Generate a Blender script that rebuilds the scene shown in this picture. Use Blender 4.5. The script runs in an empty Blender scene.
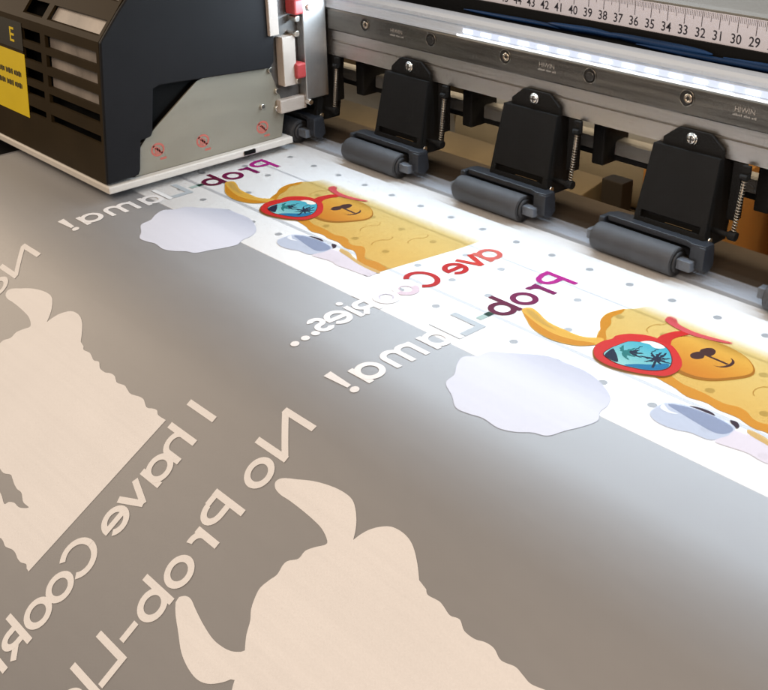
import bpy, bmesh, math, random
from mathutils import Vector, Matrix
random.seed(7)
U = 0.1                                   # scene units per centimetre
sc = bpy.context.scene
COL = sc.collection
PI = math.pi

# ------------------------------------------------------------------ materials
def lin(c):
    return tuple(((v/255)/12.92 if v/255 <= .04045 else ((v/255+.055)/1.055)**2.4) for v in c)

def new_mat(name):
    m = bpy.data.materials.new(name); m.use_nodes = True
    nt = m.node_tree
    return m, nt, nt.nodes, nt.links

def mat(name, col, rough=.5, metal=0., spec=.5, noise=0., nscale=8., bump=0., bscale=60., stretch=None, emit=None, estr=0., rvar=0.):
    """Principled material whose colour, roughness and relief are broken up by noise."""
    m, nt, N, L = new_mat(name)
    b = N['Principled BSDF']
    b.inputs['Base Color'].default_value = (*col, 1)
    b.inputs['Roughness'].default_value = rough
    b.inputs['Metallic'].default_value = metal
    b.inputs['Specular IOR Level'].default_value = spec
    if emit:
        b.inputs['Emission Color'].default_value = (*emit, 1)
        b.inputs['Emission Strength'].default_value = estr
    tc = N.new('ShaderNodeTexCoord'); mp = N.new('ShaderNodeMapping')
    L.new(tc.outputs['Object'], mp.inputs['Vector'])
    if stretch: mp.inputs['Scale'].default_value = stretch
    if noise or rvar:
        n = N.new('ShaderNodeTexNoise'); n.inputs['Scale'].default_value = nscale; n.inputs['Detail'].default_value = 5
        L.new(mp.outputs[0], n.inputs['Vector'])
        if noise:
            r = N.new('ShaderNodeMapRange'); r.inputs['From Min'].default_value = .3; r.inputs['From Max'].default_value = .7
            r.inputs['To Min'].default_value = 1-noise; r.inputs['To Max'].default_value = 1+noise
            L.new(n.outputs['Fac'], r.inputs['Value'])
            hs = N.new('ShaderNodeHueSaturation'); hs.inputs['Color'].default_value = (*col, 1)
            L.new(r.outputs[0], hs.inputs['Value']); L.new(hs.outputs[0], b.inputs['Base Color'])
        if rvar:
            r2 = N.new('ShaderNodeMapRange'); r2.inputs['From Min'].default_value = .3; r2.inputs['From Max'].default_value = .7
            r2.inputs['To Min'].default_value = max(rough-rvar, .03); r2.inputs['To Max'].default_value = rough+rvar
            L.new(n.outputs['Fac'], r2.inputs['Value']); L.new(r2.outputs[0], b.inputs['Roughness'])
    if bump:
        n3 = N.new('ShaderNodeTexNoise'); n3.inputs['Scale'].default_value = bscale; n3.inputs['Detail'].default_value = 4
        L.new(mp.outputs[0], n3.inputs['Vector'])
        bp = N.new('ShaderNodeBump'); bp.inputs['Strength'].default_value = bump; bp.inputs['Distance'].default_value = .01
        L.new(n3.outputs['Fac'], bp.inputs['Height']); L.new(bp.outputs[0], b.inputs['Normal'])
    return m

M = {}
M['platen'] = mat('white_coated_metal', (.86, .87, .88), .45, noise=.015, nscale=3)
M['hole'] = mat('shadowed_hole', (.16, .17, .19), .9)
M['groove'] = mat('groove_grey', (.40, .41, .44), .7)
M['apron'] = mat('grey_painted_metal', (.188, .192, .208), .5, noise=.03, nscale=1.2, bump=.03, bscale=90)
M['strip'] = mat('bluish_white_strip', (.44, .51, .62), .4)
M['gap'] = mat('gap_shadow', (.05, .05, .05), .8)
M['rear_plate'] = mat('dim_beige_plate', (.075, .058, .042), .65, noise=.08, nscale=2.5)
M['silver'] = mat('brushed_aluminium', (.60, .585, .56), .40, 1., noise=.09, nscale=9, stretch=(.25, 14, 14), rvar=.06, bump=.02, bscale=30)
M['rail'] = mat('ground_steel_rail', (.25, .238, .215), .36, 1., noise=.16, nscale=5, stretch=(.35, 9, 9), rvar=.08)
M['rail_bore'] = mat('counterbore_black', (.015, .014, .013), .6)
M['screw'] = mat('bright_screw_steel', (.78, .75, .70), .25, 1., noise=.1, nscale=20)
M['plug'] = mat('dark_steel_plug', (.09, .085, .08), .35, .8)
M['brass'] = mat('warm_screw_steel', (.55, .46, .36), .3, 1., noise=.1, nscale=20)
M['socket'] = mat('screw_socket_dark', (.03, .025, .02), .5)
M['black_metal'] = mat('black_powder_coat', (.0085, .0085, .0085), .62, spec=.22, noise=.15, nscale=6, bump=.08, bscale=140)
M['black_void'] = mat('unlit_black', (.006, .006, .006), .8, spec=.1)
M['blue_plastic'] = mat('dark_blue_black_plastic', (.022, .026, .034), .45, noise=.1, nscale=10, bump=.05, bscale=120)
M['rubber'] = mat('grey_rubber', (.058, .062, .070), .6, noise=.12, nscale=18, bump=.12, bscale=120)
M['rubber_end'] = mat('black_rubber_ring', (.02, .02, .022), .55)
M['axle'] = mat('axle_grey_plastic', (.12, .135, .16), .35, noise=.08)
M['spring'] = mat('spring_steel', (.40, .36, .30), .36, .9)
M['bar'] = mat('dull_grey_bar', (.34, .33, .31), .5, .6, noise=.1, nscale=6)
M['led_profile'] = mat('silver_led_profile', (.62, .68, .76), .35, .15, noise=.08, nscale=5, stretch=(.3, 12, 12), emit=(.75, .87, 1.), estr=.10)  # faint emission stands in for LED light falling on the metal
M['led_tape'] = mat('led_tape', (.42, .47, .60), .4, emit=(.68, .78, .98), estr=.7)
M['led_chip'] = mat('lit_led', (.9, .95, 1), .4, emit=(.90, .96, 1.), estr=7.)
M['led_lip'] = mat('glowing_diffuser_lip', (.9, .92, .95), .4, emit=(.90, .96, 1.), estr=1.1)  # emission stands in for LED light reflected off the white ledge
M['ruler'] = mat('lilac_white_ruler', (.84, .86, 1.), .4, noise=.02, nscale=4)
M['ink_black'] = mat('ruler_black_ink', (.03, .03, .045), .6)
M['ink_grey'] = mat('ruler_tick_ink', (.13, .12, .14), .6)
M['engrave'] = mat('laser_engraving', (.46, .45, .44), .6)
M['cover'] = mat('grey_cover_paint', (.27, .27, .25), .42, .3, noise=.07, nscale=3, bump=.1, bscale=50)
M['channel'] = mat('black_channel', (.006, .006, .006), .55, spec=.2)
M['blue_cable'] = mat('blue_black_ribbon', (.008, .045, .15), .4, noise=.6, nscale=2, stretch=(.5, 3, 14))
M['carriage_black'] = mat('charcoal_moulded_cover', (.012, .012, .0135), .6, spec=.14, noise=.08, nscale=5, bump=.06, bscale=150)
M['vent_brown'] = mat('dark_olive_vent', (.030, .020, .008), .6, spec=.1, noise=.12, nscale=4)
M['vent_white'] = mat('pale_inner_panel', (.27, .24, .215), .5, noise=.35, nscale=5)
M['label_yellow'] = mat('yellow_label', (.80, .60, .015), .5, noise=.03)
M['label_black'] = mat('label_print', (.02, .018, .012), .6)
M['side_sheet'] = mat('beige_metal_sheet', (.30, .28, .225), .42, .35, noise=.08, nscale=3, stretch=(1, .5, 3))
M['lip'] = mat('ivory_carriage_base', (.70, .67, .62), .5, noise=.03)
M['red_mark'] = mat('red_warning_print', (.50, .13, .10), .5)
M['red_cap'] = mat('red_plastic_cap', (.40, .05, .05), .45)
M['zinc'] = mat('zinc_plate', (.52, .51, .50), .38, .9, noise=.1, nscale=6)
M['zinc_dark'] = mat('dark_zinc_block', (.17, .165, .16), .42, .8, noise=.15, nscale=6)
M['beige_block'] = mat('beige_block', (.46, .40, .35), .5, noise=.08)
M['cardboard'] = mat('orange_brown_cardboard', (.50, .23, .05), .8, noise=.08, nscale=6, bump=.1)
M['kraft'] = mat('tan_kraft', (.30, .225, .12), .75, noise=.12, nscale=4)
M['paper_roll'] = mat('cream_roll', (.52, .45, .33), .6, noise=.05)
M['dark_box'] = mat('dark_brown_box', (.04, .03, .02), .7)
M['floor'] = mat('tan_cabinet_floor', (.22, .17, .11), .7, noise=.15, nscale=1.5)
M['back'] = mat('brown_back_wall', (.16, .115, .06), .8, noise=.2, nscale=1.2)

def film_mat():
    m, nt, N, L = new_mat('clear_satin_film')
    for n in list(N):
        if n.type != 'OUTPUT_MATERIAL': N.remove(n)
    out = [n for n in N if n.type == 'OUTPUT_MATERIAL'][0]
    t = N.new('ShaderNodeBsdfTransparent'); t.inputs[0].default_value = (.985, .985, .985, 1)
    g = N.new('ShaderNodeBsdfGlossy'); g.inputs['Roughness'].default_value = .34; g.inputs[0].default_value = (1, 1, 1, 1)
    d = N.new('ShaderNodeBsdfDiffuse'); d.inputs[0].default_value = (.8, .8, .8, 1)
    # reflectance from the angle to the surface, the same from both sides
    ge = N.new('ShaderNodeNewGeometry'); dt = N.new('ShaderNodeVectorMath'); dt.operation = 'DOT_PRODUCT'
    L.new(ge.outputs['Incoming'], dt.inputs[0]); L.new(ge.outputs['Normal'], dt.inputs[1])
    def math_(op, a, b=None):
        q = N.new('ShaderNodeMath'); q.operation = op
        for i, v in ((0, a), (1, b)):
            if v is None: continue
            if isinstance(v, (int, float)): q.inputs[i].default_value = v
            else: L.new(v, q.inputs[i])
        return q.outputs[0]
    ab = math_('ABSOLUTE', dt.outputs['Value'])
    fr = math_('MINIMUM', math_('ADD', math_('MULTIPLY', math_('POWER', math_('SUBTRACT', 1., ab), 5.), .7), .125), .32)
    tc = N.new('ShaderNodeTexCoord'); n = N.new('ShaderNodeTexNoise'); n.inputs['Scale'].default_value = 1.3; n.inputs['Detail'].default_value = 3
    L.new(tc.outputs['Object'], n.inputs['Vector'])
    mr = N.new('ShaderNodeMapRange'); mr.inputs['To Min'].default_value = .60; mr.inputs['To Max'].default_value = .68
    L.new(n.outputs['Fac'], mr.inputs['Value']); L.new(mr.outputs[0], g.inputs['Roughness'])
    mpb = N.new('ShaderNodeMapping'); mpb.inputs['Scale'].default_value = (.6, 1.6, 1.6); L.new(tc.outputs['Object'], mpb.inputs['Vector']); pass
    dn = N.new('ShaderNodeTexNoise'); dn.inputs['Scale'].default_value = 9.; dn.inputs['Detail'].default_value = 8; L.new(mpb.outputs[0], dn.inputs['Vector'])
    dm = N.new('ShaderNodeMapRange'); dm.inputs['From Min'].default_value = .35; dm.inputs['From Max'].default_value = .7; dm.inputs['To Min'].default_value = .04; dm.inputs['To Max'].default_value = .06
    L.new(dn.outputs['Fac'], dm.inputs['Value'])
    m1 = N.new('ShaderNodeMixShader'); L.new(dm.outputs[0], m1.inputs[0])
    m2 = N.new('ShaderNodeMixShader')
    L.new(t.outputs[0], m1.inputs[1]); L.new(d.outputs[0], m1.inputs[2])
    L.new(fr, m2.inputs[0]); L.new(m1.outputs[0], m2.inputs[1]); L.new(g.outputs[0], m2.inputs[2])
    L.new(m2.outputs[0], out.inputs[0])
    return m
M['film'] = film_mat()

def ink_mat():
    """Printed ink: colour and coverage come from the mesh's own colour attribute."""
    m, nt, N, L = new_mat('printed_ink')
    out = [n for n in N if n.type == 'OUTPUT_MATERIAL'][0]
    b = N['Principled BSDF']; b.inputs['Roughness'].default_value = .6; b.inputs['Specular IOR Level'].default_value = .1
    at = N.new('ShaderNodeAttribute'); at.attribute_name = 'Col'
    tc = N.new('ShaderNodeTexCoord'); n = N.new('ShaderNodeTexNoise'); n.inputs['Scale'].default_value = 3.; n.inputs['Detail'].default_value = 6
    L.new(tc.outputs['Object'], n.inputs['Vector'])
    mr = N.new('ShaderNodeMapRange'); mr.inputs['To Min'].default_value = .96; mr.inputs['To Max'].default_value = 1.03
    L.new(n.outputs['Fac'], mr.inputs['Value'])
    mp = N.new('ShaderNodeMapping'); mp.inputs['Scale'].default_value = (.5, 26, 26); L.new(tc.outputs['Object'], mp.inputs['Vector'])
    n2 = N.new('ShaderNodeTexNoise'); n2.inputs['Scale'].default_value = 1.; n2.inputs['Detail'].default_value = 3; L.new(mp.outputs[0], n2.inputs['Vector'])
    n3 = N.new('ShaderNodeTexNoise'); n3.inputs['Scale'].default_value = 130.; n3.inputs['Detail'].default_value = 2; L.new(tc.outputs['Object'], n3.inputs['Vector'])
    acc = mr.outputs[0]
    for nn, amp in ((n2, .05), (n3, .07)):
        m1 = N.new('ShaderNodeMapRange'); m1.inputs['To Min'].default_value = 1-amp; m1.inputs['To Max'].default_value = 1+amp
        L.new(nn.outputs['Fac'], m1.inputs['Value'])
        mm = N.new('ShaderNodeMath'); mm.operation = 'MULTIPLY'; L.new(acc, mm.inputs[0]); L.new(m1.outputs[0], mm.inputs[1]); acc = mm.outputs[0]
    hs = N.new('ShaderNodeHueSaturation'); L.new(at.outputs['Color'], hs.inputs['Color']); L.new(acc, hs.inputs['Value'])
    L.new(hs.outputs[0], b.inputs['Base Color'])
    t = N.new('ShaderNodeBsdfTransparent'); tint = N.new('ShaderNodeMix'); tint.data_type = 'RGBA'; tint.inputs['A'].default_value = (1, 1, 1, 1)
    tm = N.new('ShaderNodeMath'); tm.operation = 'MULTIPLY'; tm.use_clamp = True; tm.inputs[1].default_value = 2.; L.new(at.outputs['Alpha'], tm.inputs[0]); L.new(tm.outputs[0], tint.inputs['Factor']); gm = N.new('ShaderNodeGamma'); gm.inputs[1].default_value = .40; L.new(at.outputs['Color'], gm.inputs[0]); L.new(gm.outputs[0], tint.inputs['B']); L.new(tint.outputs['Result'], t.inputs[0]); mx = N.new('ShaderNodeMixShader')
    L.new(at.outputs['Alpha'], mx.inputs[0]); L.new(t.outputs[0], mx.inputs[1]); L.new(b.outputs[0], mx.inputs[2])
    L.new(mx.outputs[0], out.inputs[0])
    return m
M['ink'] = ink_mat()

# ------------------------------------------------------------------ object helpers
def tag(o, label=None, cat=None, group=None, kind=None):
    if label: o['label'] = label
    if cat: o['category'] = cat
    if group: o['group'] = group
    if kind: o['kind'] = kind
    return o

def empty(name, loc=(0, 0, 0)):
    o = bpy.data.objects.new(name, None); COL.objects.link(o)
    o.location = Vector(loc)*U; o.empty_display_size = .1
    return o

class MB:
    """Collects shapes in centimetres; build() links them as one mesh object."""
    def __init__(s): s.bm = bmesh.new(); s.mi = 0; s.smooth = []
    def box(s, x0, x1, y0, y1, z0, z1, bev=0., seg=2):
        t = bmesh.new(); bmesh.ops.create_cube(t, size=1)
        for v in t.verts: v.co = Vector((x0+(v.co.x+.5)*(x1-x0), y0+(v.co.y+.5)*(y1-y0), z0+(v.co.z+.5)*(z1-z0)))
        if bev: bmesh.ops.bevel(t, geom=list(t.edges), offset=bev, segments=seg, affect='EDGES', profile=.5)
        return s.add(t)
    def add(s, t, mtx=None, smooth=False):
        if mtx: t.transform(mtx)
        mp = {}
        for v in t.verts: mp[v] = s.bm.verts.new(v.co)
        for f in t.faces:
            try:
                nf = s.bm.faces.new([mp[v] for v in f.verts]); nf.material_index = s.mi; nf.smooth = smooth or f.smooth
            except ValueError: pass
        t.free(); return s
    def prism(s, pts, axis, a, b, bev=0.):
        """polygon extruded along an axis: 'x' pts=(y,z); 'y' pts=(x,z); 'z' pts=(x,y)"""
        t = bmesh.new()
        def P(p, w):
            return {'x': (w, p[0], p[1]), 'y': (p[0], w, p[1]), 'z': (p[0], p[1], w)}[axis]
        lo = [t.verts.new(P(p, a)) for p in pts]; hi = [t.verts.new(P(p, b)) for p in pts]
        t.faces.new(lo); t.faces.new(hi[::-1])
        n = len(pts)
        for i in range(n): t.faces.new([lo[i], hi[i], hi[(i+1) % n], lo[(i+1) % n]])
        bmesh.ops.recalc_face_normals(t, faces=list(t.faces))
        if bev: bmesh.ops.bevel(t, geom=list(t.edges), offset=bev, segments=2, affect='EDGES', profile=.5)
        return s.add(t)
    def cyl(s, p0, p1, r0, r1=None, n=28, bev=0.):
        p0 = Vector(p0); p1 = Vector(p1); r1 = r0 if r1 is None else r1
        d = p1-p0; t = bmesh.new()
        bmesh.ops.create_cone(t, cap_ends=True, segments=n, radius1=r0, radius2=r1, depth=d.length)
        if bev:
            es = [e for e in t.edges if all(len(f.verts) > 4 for f in e.link_faces) or any(len(f.verts) > 4 for f in e.link_faces)]
            bmesh.ops.bevel(t, geom=es, offset=bev, segments=2, affect='EDGES', profile=.5)
        for f in t.faces: f.smooth = len(f.verts) == 4
        q = Vector((0, 0, 1)).rotation_difference(d.normalized()).to_matrix().to_4x4()
        return s.add(t, Matrix.Translation((p0+p1)/2) @ q)
    def ring(s, c, axis, r_in, r_out, h, n=28):
        t = bmesh.new(); A = []
        for k in range(n):
            a = 2*PI*k/n; ca, sa = math.cos(a), math.sin(a)
            A.append([t.verts.new((r*ca, r*sa, z)) for r, z in ((r_in, 0), (r_out, 0), (r_out, h), (r_in, h))])
        for k in range(n):
            p, q = A[k], A[(k+1) % n]
            for j in range(4):
                f = t.faces.new([p[j], q[j], q[(j+1) % 4], p[(j+1) % 4]]); f.smooth = True
        qn = Vector((0, 0, 1)).rotation_difference(Vector(axis)).to_matrix().to_4x4()
        return s.add(t, Matrix.Translation(Vector(c)) @ qn)
    def tube(s, pts, r, n=8):
        t = bmesh.new(); rings = []
        pts = [Vector(p) for p in pts]
        for i, p in enumerate(pts):
            d = (pts[min(i+1, len(pts)-1)]-pts[max(i-1, 0)]).normalized()
            u = d.orthogonal().normalized() if i == 0 else (u - d*u.dot(d)).normalized()
            w = d.cross(u)
            rings.append([t.verts.new(p+(u*math.cos(2*PI*k/n)+w*math.sin(2*PI*k/n))*r) for k in range(n)])
        for a, b in zip(rings, rings[1:]):
            for k in range(n):
                f = t.faces.new([a[k], a[(k+1) % n], b[(k+1) % n], b[k]]); f.smooth = True
        t.faces.new(rings[0][::-1]); t.faces.new(rings[-1])
        return s.add(t)
    def build(s, name, mats, parent=None):
        me = bpy.data.meshes.new(name)
        if not isinstance(mats, (list, tuple)): mats = [mats]
        for v in s.bm.verts: v.co *= U
        s.bm.to_mesh(me); s.bm.free()
        for m in mats: me.materials.append(m)
        o = bpy.data.objects.new(name, me); COL.objects.link(o)
        if parent: o.parent = parent
        return o

def copy_tree(o, parent=None):
    c = o.copy(); COL.objects.link(c); c.parent = parent
    for ch in list(o.children): copy_tree(ch, c)
    return c

def text_polys(body, size, fat=0.):
    """letters of the built-in font as a mesh in local (u, v) centimetres"""
    cu = bpy.data.curves.new('t', 'FONT'); cu.body = body; cu.size = size; cu.align_x = 'CENTER'; cu.resolution_u = 3; cu.offset = fat
    ob = bpy.data.objects.new('t', cu); COL.objects.link(ob)
    dg = bpy.context.evaluated_depsgraph_get()
    me = bpy.data.meshes.new_from_object(ob.evaluated_get(dg))
    vs = [v.co.copy() for v in me.vertices]; fs = [tuple(p.vertices) for p in me.polygons]
    bpy.data.objects.remove(ob); bpy.data.curves.remove(cu); bpy.data.meshes.remove(me)
    return vs, fs

def add_text(mb, body, size, fn, fat=0.):
    vs, fs = text_polys(body, size, fat)
    nv = [mb.bm.verts.new(fn(v.x, v.y)) for v in vs]
    for f in fs:
        try: nf = mb.bm.faces.new([nv[i] for i in f]); nf.material_index = mb.mi
        except ValueError: pass

# ------------------------------------------------------------------ film profile
Y1, ANG, RAD = -16.9, math.radians(33.2), 11.0
def prof(s, h=0.):
    s1 = -Y1; Lb = RAD*ANG
    if s <= s1: y, z, a = -s, 0., 0.
    elif s <= s1+Lb:
        a = (s-s1)/RAD; y, z = Y1-RAD*math.sin(a), -RAD*(1-math.cos(a))
    else:
        t = s-s1-Lb; a = ANG
        y, z = Y1-RAD*math.sin(a)-t*math.cos(a), -RAD*(1-math.cos(a))-t*math.sin(a)
    return y-math.sin(a)*h, z+math.cos(a)*h
S_STOPS = [-Y1-.15]+[-Y1+RAD*ANG*k/20 for k in range(21)]+[-Y1+RAD*ANG+.15]
FILM_H = .018

def sheet(name, m, x0, x1, s0, s1, h, xs=None, parent=None, thick=0.):
    ss = sorted({s0, s1, *[s for s in S_STOPS+[2.*j for j in range(28)] if s0 < s < s1]})
    bm = bmesh.new(); rows = []
    for s in ss:
        y, z = prof(s, h); rows.append([bm.verts.new((x*U, y*U, z*U)) for x in (x0, x1)])
    for a, b in zip(rows, rows[1:]): bm.faces.new([a[0], b[0], b[1], a[1]])
    if xs:
        for x in xs: bmesh.ops.bisect_plane(bm, geom=list(bm.verts)+list(bm.edges)+list(bm.faces), plane_co=(x*U, 0, 0), plane_no=(1, 0, 0))
    if thick:
        geo = bmesh.ops.extrude_face_region(bm, geom=list(bm.faces))
        for v in [g for g in geo['geom'] if isinstance(g, bmesh.types.BMVert)]: v.co.z -= thick*U
        bmesh.ops.recalc_face_normals(bm, faces=list(bm.faces))
    me = bpy.data.meshes.new(name); bm.to_mesh(me); bm.free(); me.materials.append(m)
    for p in me.polygons: p.use_smooth = True
    o = bpy.data.objects.new(name, me); COL.objects.link(o)
    if thick: me.set_sharp_from_angle(angle=math.radians(40))
    if parent: o.parent = parent
    return o

def smooth(pts, n=5, closed=True):
    """Catmull-Rom through the points"""
    out = []; L_ = len(pts)
    for i in range(L_ if closed else L_-1):
        g = (lambda k: pts[k % L_]) if closed else (lambda k: pts[min(max(k, 0), L_-1)])
        p0, p1, p2, p3 = g(i-1), g(i), g(i+1), g(i+2)
        for k in range(n):
            t = k/n
            out.append(tuple(.5*(2*p1[j]+(p2[j]-p0[j])*t+(2*p0[j]-5*p1[j]+4*p2[j]-p3[j])*t*t+(3*p1[j]-p0[j]-3*p2[j]+p3[j])*t**3) for j in (0, 1)))
    if not closed: out.append(tuple(pts[-1]))
    return out

class Ink:
    """Flat printed shapes in film coordinates (X across the film, s along the feed), laid onto the film."""
    def __init__(s, level=0., cycle=0):
        s.bm = bmesh.new(); s.cl = s.bm.verts.layers.float_color.new('Col'); s.base = s.h = FILM_H+.006+.012*level; s.n = 0; s.cycle = cycle
    def poly(s, pts, col, alpha=1., dx=0., ds=0., dh=.0008, fade=None, cuts=.5):
        """col: one sRGB colour, or a function (X, s) -> (sRGB, alpha)"""
        s.n += 1; s.h = s.base+.0008*(s.n % s.cycle) if s.cycle else s.h+dh
        t = bmesh.new()
        f = t.faces.new([t.verts.new((p[0], p[1], 0)) for p in pts]); f.normal_update()
        bmesh.ops.triangulate(t, faces=[f], quad_method='BEAUTY', ngon_method='EAR_CLIP')
        lo = min(p[1] for p in pts); hi = max(p[1] for p in pts)
        stops = [q-ds for q in S_STOPS]
        if callable(col):
            k = lo
            while k < hi: stops.append(k); k += cuts
            k = min(p[0] for p in pts); hx = max(p[0] for p in pts)
            while k < hx:
                bmesh.ops.bisect_plane(t, geom=list(t.verts)+list(t.edges)+list(t.faces), plane_co=(k, 0, 0), plane_no=(1, 0, 0)); k += cuts
        for q in stops:
            if lo < q < hi:
                bmesh.ops.bisect_plane(t, geom=list(t.verts)+list(t.edges)+list(t.faces), plane_co=(0, q, 0), plane_no=(0, 1, 0))
        mp = {}
        for v in t.verts:
            c, a = col(v.co.x, v.co.y) if callable(col) else (col, alpha)
            y, z = prof(v.co.y+ds, s.h)
            nv = s.bm.verts.new(((v.co.x+dx)*U, y*U, z*U)); q_ = lin(c); sat = min(1., (max(q_)-min(q_))/(max(q_)+1e-4)*1.6); kk = 1-.34*sat
            nv[s.cl] = (q_[0]*kk, q_[1]*kk, q_[2]*kk, a); mp[v] = nv
        for f in t.faces:
            nf = s.bm.faces.new([mp[v] for v in f.verts]); nf.normal_update()
            if nf.normal.z < 0: nf.normal_flip()
        t.free(); return s
    def build(s, name, parent):
        me = bpy.data.meshes.new(name); s.bm.to_mesh(me); s.bm.free(); me.materials.append(M['ink'])
        o = bpy.data.objects.new(name, me); COL.objects.link(o); o.parent = parent
        return o

# ------------------------------------------------------------------ stroke lettering (u along the text, v up)
W_ = .315
def bar(u0, v0, u1, v1, w=W_):
    d = Vector((u1-u0, v1-v0)); n = Vector((-d.y, d.x)).normalized()*w/2
    return [(u0+n.x, v0+n.y), (u0-n.x, v0-n.y), (u1-n.x, v1-n.y), (u1+n.x, v1+n.y)]
def arc(cu, cv, ru, rv, a0, a1, w=W_, n=36):
    o = []; i = []
    k = max(4, int(n*abs(a1-a0)/360))
    for j in range(k+1):
        a = math.radians(a0+(a1-a0)*j/k)
        o.append((cu+(ru+w/2)*math.cos(a), cv+(rv+w/2)*math.sin(a))); i.append((cu+(ru-w/2)*math.cos(a), cv+(rv-w/2)*math.sin(a)))
    return o+i[::-1]
def glyph(ch, w=W_):
    """polygons around a local origin: stem letters start with their stem's centre at u=0, round ones have their centre at u=0"""
    xr = .73-w/2+.0; xv = .73; cap = 2.05; h = w/2
    A = lambda *a: arc(*a, w=w); B = lambda *a: bar(*a, w=w)
    ring = lambda cu: [A(cu, xv, xr, xr, 0, 180), A(cu, xv, xr, xr, 180, 360)]
    if ch == 'o': return ring(0)
    if ch == 'a': return ring(0)+[B(xr, 0, xr, 1.46)]
    if ch == 'b': return [B(0, 0, 0, cap)]+ring(xr+.02)
    if ch == 'e': return [A(0, xv, xr, xr, 0, 180), A(0, xv, xr, xr, 180, 322), B(-xr, xv-.02, xr+h, xv-.02)]
    if ch == 'v': return [B(-.55, 1.46, 0, .04), B(0, .04, .55, 1.46)]
    if ch == 'r': return [B(0, 0, 0, 1.46), A(.50, .86, .50, .46, 75, 180)]
    if ch == 'h': return [B(0, 0, 0, cap), A(.52, .92, .52, .46, 0, 180), B(1.04, 0, 1.04, .92)]
    if ch == 'm': return [B(0, 0, 0, 1.46), A(.46, .95, .46, .42, 0, 180), B(.92, 0, .92, .95), A(1.38, .95, .46, .42, 0, 180), B(1.84, 0, 1.84, .95)]
    if ch == 'k': return [B(0, 0, 0, cap), A(.42, .92, .46, .36, -90, 90), B(0, 1.28, .42, 1.28), B(0, .56, .42, .56), B(.48, .56, 1.0, .02)]
    if ch == 'l': return [B(0, 0, 0, cap)]
    if ch == 'i': return [B(0, 0, 0, 1.36), arc(0, 1.78, .095, .095, 0, 360, w=.19)]
    if ch == 'I': return [B(0, 0, 0, cap)]
    if ch == 'L': return [B(0, 0, 0, cap), B(h, h, 1.3, h)]
    if ch == 'N': return [B(0, 0, 0, cap), B(1.72, 0, 1.72, cap), B(.02, cap-.12, 1.70, .12)]
    if ch == 'P': return [B(0, 0, 0, cap), A(.62, 1.38, .55, .55-h+.05, -90, 90), B(0, cap-h-.01, .62, cap-h-.01), B(0, .93, .62, .93)]
    if ch == 'C': return [A(0, 1.0, .95-h, 1.03-h, 42, 180), A(0, 1.0, .95-h, 1.03-h, 180, 318)]
    if ch == 's': return [A(0, 1.04, .34, .29, 20, 270), A(0, .43, .36, .30, -160, 90)]
    if ch == '-': return [B(-.45, .8, .45, .8)]
    if ch == '.': return [arc(0, .22, .11, .11, 0, 360, w=.22)]
    if ch == '!': return [[(-.22, cap), (.22, cap), (.12, .55), (-.12, .55)], arc(0, .2, .11, .11, 0, 360, w=.22)]
    return []
def write(ink, ch, s0, base, col, alpha=1., w=W_, sc_=1., su=1.):
    for g in glyph(ch, w):
        ink.poly([(base-v*sc_, s0+u*sc_*su) for u, v in g], col, alpha)

WHITE = (238, 238, 240)

# ================================================================== SETTING: platen, apron, printer shell
# front platen: white board with vacuum holes and two shallow grooves
pl = empty('vacuum_platen', (0, -7, 0))
tag(pl, 'flat white printing platen dotted with small grey suction holes under the clear film', 'platen')
def platen():
    x0, x1, y0, y1 = -34.9, 45., -13.4, -.28
    mb = MB()
    dz = Vector((0, 7, 0))
    mb.box(x0, x1, y0, y1, -1.0, 0, bev=.03)
    mb.mi = 2
    for y, w in ((-4.72, .09), (-9.93, .13)):
        mb.bm.faces.new([mb.bm.verts.new(p) for p in ((x0+.1, y-w, .004), (x1-.1, y-w, .004), (x1-.1, y+w, .004), (x0+.1, y+w, .004))]).material_index = 2
    for row in range(5):
        y = (-2.55, -5.78, -8.52, -11.2, -13.9)[row]; off = (-7.67, -5.84, -6.70, -7.67, 0)[row]
        if row == 4: continue
        for k in range(-11, 21):
            x = off+2.525*k
            if not x0+.5 < x < x1-.5: continue
            t = bmesh.new(); bmesh.ops.create_circle(t, cap_ends=True, segments=16, radius=.205)
            mb.mi = 1; mb.add(t, Matrix.Translation((x, y, .010)))
    for v in mb.bm.verts: v.co += dz
    return mb.build('platen_top', [M['platen'], M['hole'], M['groove']], pl)
platen()

ap = sheet('heater_apron', M['apron'], -34.9, 45, 13.42, 58, .002, thick=1.)
tag(ap, 'grey curved metal apron sloping down in front of the white platen under the film', 'apron')

# white strip, dark gap and dim plate behind the rollers
mb = MB(); mb.box(-45, 45, .10, 1.62, -1.0, .008, bev=.03); mb.mi = 1; mb.box(-45, 45, -.27, .09, -1., -.3)
tag(mb.build('feed_strip', [M['strip'], M['gap']]), 'narrow bluish white strip running along beneath the rubber pinch rollers', 'feed strip')
mb = MB(); mb.box(-45, 45, 1.66, 5.6, -1.0, -.02, bev=.05)
tag(mb.build('rear_plate', M['rear_plate']), 'dim beige metal plate in shadow behind the rollers and under the rail', 'plate')
# printer body below everything (seen as the black patch left of the film)
mb = MB(); mb.box(-75, -35.0, -34, 6, -4, -1.2, bev=.1)
tag(mb.build('printer_base', M['black_void']), 'black printer base in shadow left of the film below the carriage', 'printer base')

# ================================================================== FILM AND PRINTS
film = sheet('film_sheet', M['film'], -34.55, 44.5, -1.66, 57, FILM_H, xs=[-30+4*j for j in range(18)])
tag(film, 'clear satin transfer film lying over platen and apron, printed with mirrored llamas and lettering', 'film')

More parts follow.
